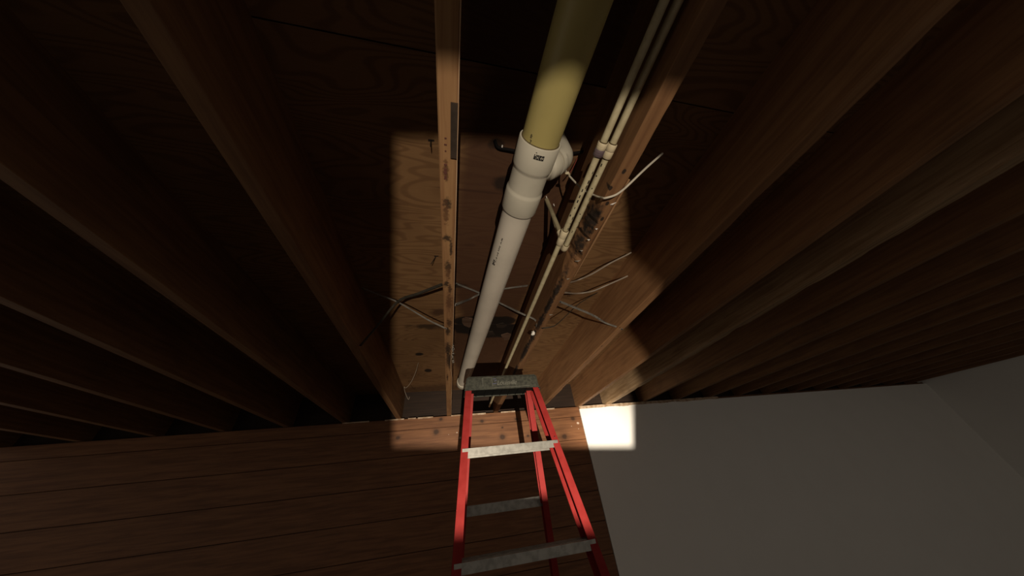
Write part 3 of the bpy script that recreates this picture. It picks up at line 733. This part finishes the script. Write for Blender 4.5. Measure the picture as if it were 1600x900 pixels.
for fx, inw in ((rlx, 1), (rrx, -1)):
    bm = bmesh.new(); channel(bm, (fx(zt-0.02), ry(zt-0.02), zt-0.02), (fx(ZF), ry(ZF), ZF), 0.026, 0.036, 0.004, inw); obj('rear_rail', bm, RED_FRP, parent=lad)
    bm = bmesh.new(); box(bm, (fx(ZF)-0.004, ry(ZF)-0.006, -CZ), (fx(ZF)+inw*0.030, ry(ZF)+0.042, -CZ+0.05)); obj('foot', bm, RUBBER, parent=lad, bevel=0.003)
z = 0.150
while z > -CZ+0.15:
    bm = bmesh.new(); x0_, x1_, y0_ = flx(z)+0.005, frx(z)-0.005, fy(z)
    box(bm, (x0_, y0_+0.001, z-0.004), (x1_, y0_+0.080, z)); box(bm, (x0_, y0_-0.003, z-0.026), (x1_, y0_+0.001, z)); box(bm, (x0_, y0_+0.076, z-0.026), (x1_, y0_+0.080, z-0.004))
    for i in range(5): box(bm, (x0_+0.004, y0_+0.010+i*0.014, z), (x1_-0.004, y0_+0.013+i*0.014, z+0.0015))
    obj('step', bm, ALU, parent=lad)
    z -= 0.305
for z in (-0.05, -0.66, -1.27):
    bm = bmesh.new(); box(bm, (rlx(z)+0.001, ry(z)+0.034, z-0.018), (rrx(z)-0.001, ry(z)+0.038, z+0.018)); obj('rear_brace', bm, ALU, parent=lad)
for fx, rx_, sg in ((flx, rlx, 1), (frx, rrx, -1)):
    z = -0.40; bm = bmesh.new(); p = V((fx(z)+sg*0.036, fy(z)+0.05, z)); q = V((rx_(z)+sg*0.028, ry(z)+0.01, z)); md = (p+q)*0.5 - V((0, 0, 0.01))
    tube(bm, [p, md, q], 0.007, 8, flat=0.4); obj('spreader', bm, ALU, parent=lad)
for u, v in ((866.5, 683), (843, 606)):
    p = ony(u, v, fy(0.17) if v > 650 else LY); bm = bmesh.new(); lathe(bm, p+V((0, 0.001, 0)), (0, -1, 0), [(0, 0.005), (0.002, 0.005), (0.003, 0.003)], 10); obj('rivet', bm, IRON, parent=lad)

# ------------------------------------------------------------------ added lamp, unseen behind the lens; a cut-out plate keeps the surround dark
axis = (LAMP_AIM - LAMP).normalized()
side = axis.cross(V((0, 0, 1))).normalized(); upl = side.cross(axis)
lamp = empty('added_lamp', (LAMP.x, LAMP.y-0.02, -CZ))
tag(lamp, 'added black lamp with beam-trimming plate on a tripod, unseen behind the camera', 'lamp')
for pw, aim, cone in SPOTS:
    ld = bpy.data.lights.new('added_spot', 'SPOT'); ld.energy = pw; ld.color = LAMP_COLOR; ld.spot_size = math.radians(cone); ld.spot_blend = 1.0; ld.shadow_soft_size = 0.0012
    lo = bpy.data.objects.new('added_spot', ld); C.objects.link(lo); lo.parent = lamp
    lo.rotation_euler = (V(aim)-LAMP).to_track_quat('-Z', 'Y').to_euler(); lo.location = LAMP - ORG[lamp.name]
edge = [onz(612, 202, 0.80), onz(700, 202, 0.80), onz(800, 202, 0.78), onz(900, 202, 0.75), onz(988, 202, 0.74), onz(990, 300, 0.76), onz(991, 400, 0.78), onz(992, 500, 0.74), onz(992, 580, 0.70), ony(991, 626, YW), ony(991, 697, YW), ony(800, 697, YW), ony(612, 697, YW), ony(612, 655, YW),
        onz(611, 612, 0.79), onz(611, 520, 0.80), onz(612, 400, 0.80), onz(612, 300, 0.80)]
HD = 0.12
hole = []
for p in edge:
    d = p - LAMP; d = d*(HD/d.dot(axis)); hole.append((d.dot(side), d.dot(upl)))
bm = bmesh.new(); BO = 0.34
inn = []; out = []
cx = sum(h[0] for h in hole)/len(hole); cy = sum(h[1] for h in hole)/len(hole)
for hx, hy in hole:
    dx, dy = hx-cx, hy-cy; k = BO/max(abs(dx), abs(dy))
    inn.append((hx, hy)); out.append((cx+dx*k, cy+dy*k))
def lp(a, d): return LAMP + side*a[0] + upl*a[1] + axis*d
n = len(inn); rr = [[bm.verts.new(lp(q, d)) for q in lst] for lst, d in ((inn, HD), (out, HD), (out, HD+0.002), (inn, HD+0.002))]
for a, b in zip(rr, rr[1:]+rr[:1]):
    for k in range(n): bm.faces.new((a[k], a[(k+1) % n], b[(k+1) % n], b[k]))
obj('beam_trim_plate', bm, LAMPBLK, parent=lamp)
bm = bmesh.new(); sq = [(-0.09, -0.09), (0.09, -0.09), (0.09, 0.09), (-0.09, 0.09)]
hexa(bm, [lp(q, -0.12) for q in sq], [lp(q, -0.03) for q in sq]); obj('added_lamp_body', bm, LAMPBLK, parent=lamp)
bm = bmesh.new(); tube(bm, [V((LAMP.x, LAMP.y-0.08, -CZ)), V((LAMP.x, LAMP.y-0.08, LAMP.z-0.04))], 0.014, 12); obj('added_lamp_pole', bm, LAMPBLK, parent=lamp)
for t in (90, 210, 330):
    a = math.radians(t); bm = bmesh.new(); b_ = V((LAMP.x, LAMP.y-0.08, -CZ)); tube(bm, [b_+V((0, 0, 0.45)), b_+V((math.cos(a)*0.35, math.sin(a)*0.35, 0.008))], 0.008, 8); obj('added_lamp_leg', bm, LAMPBLK, parent=lamp)
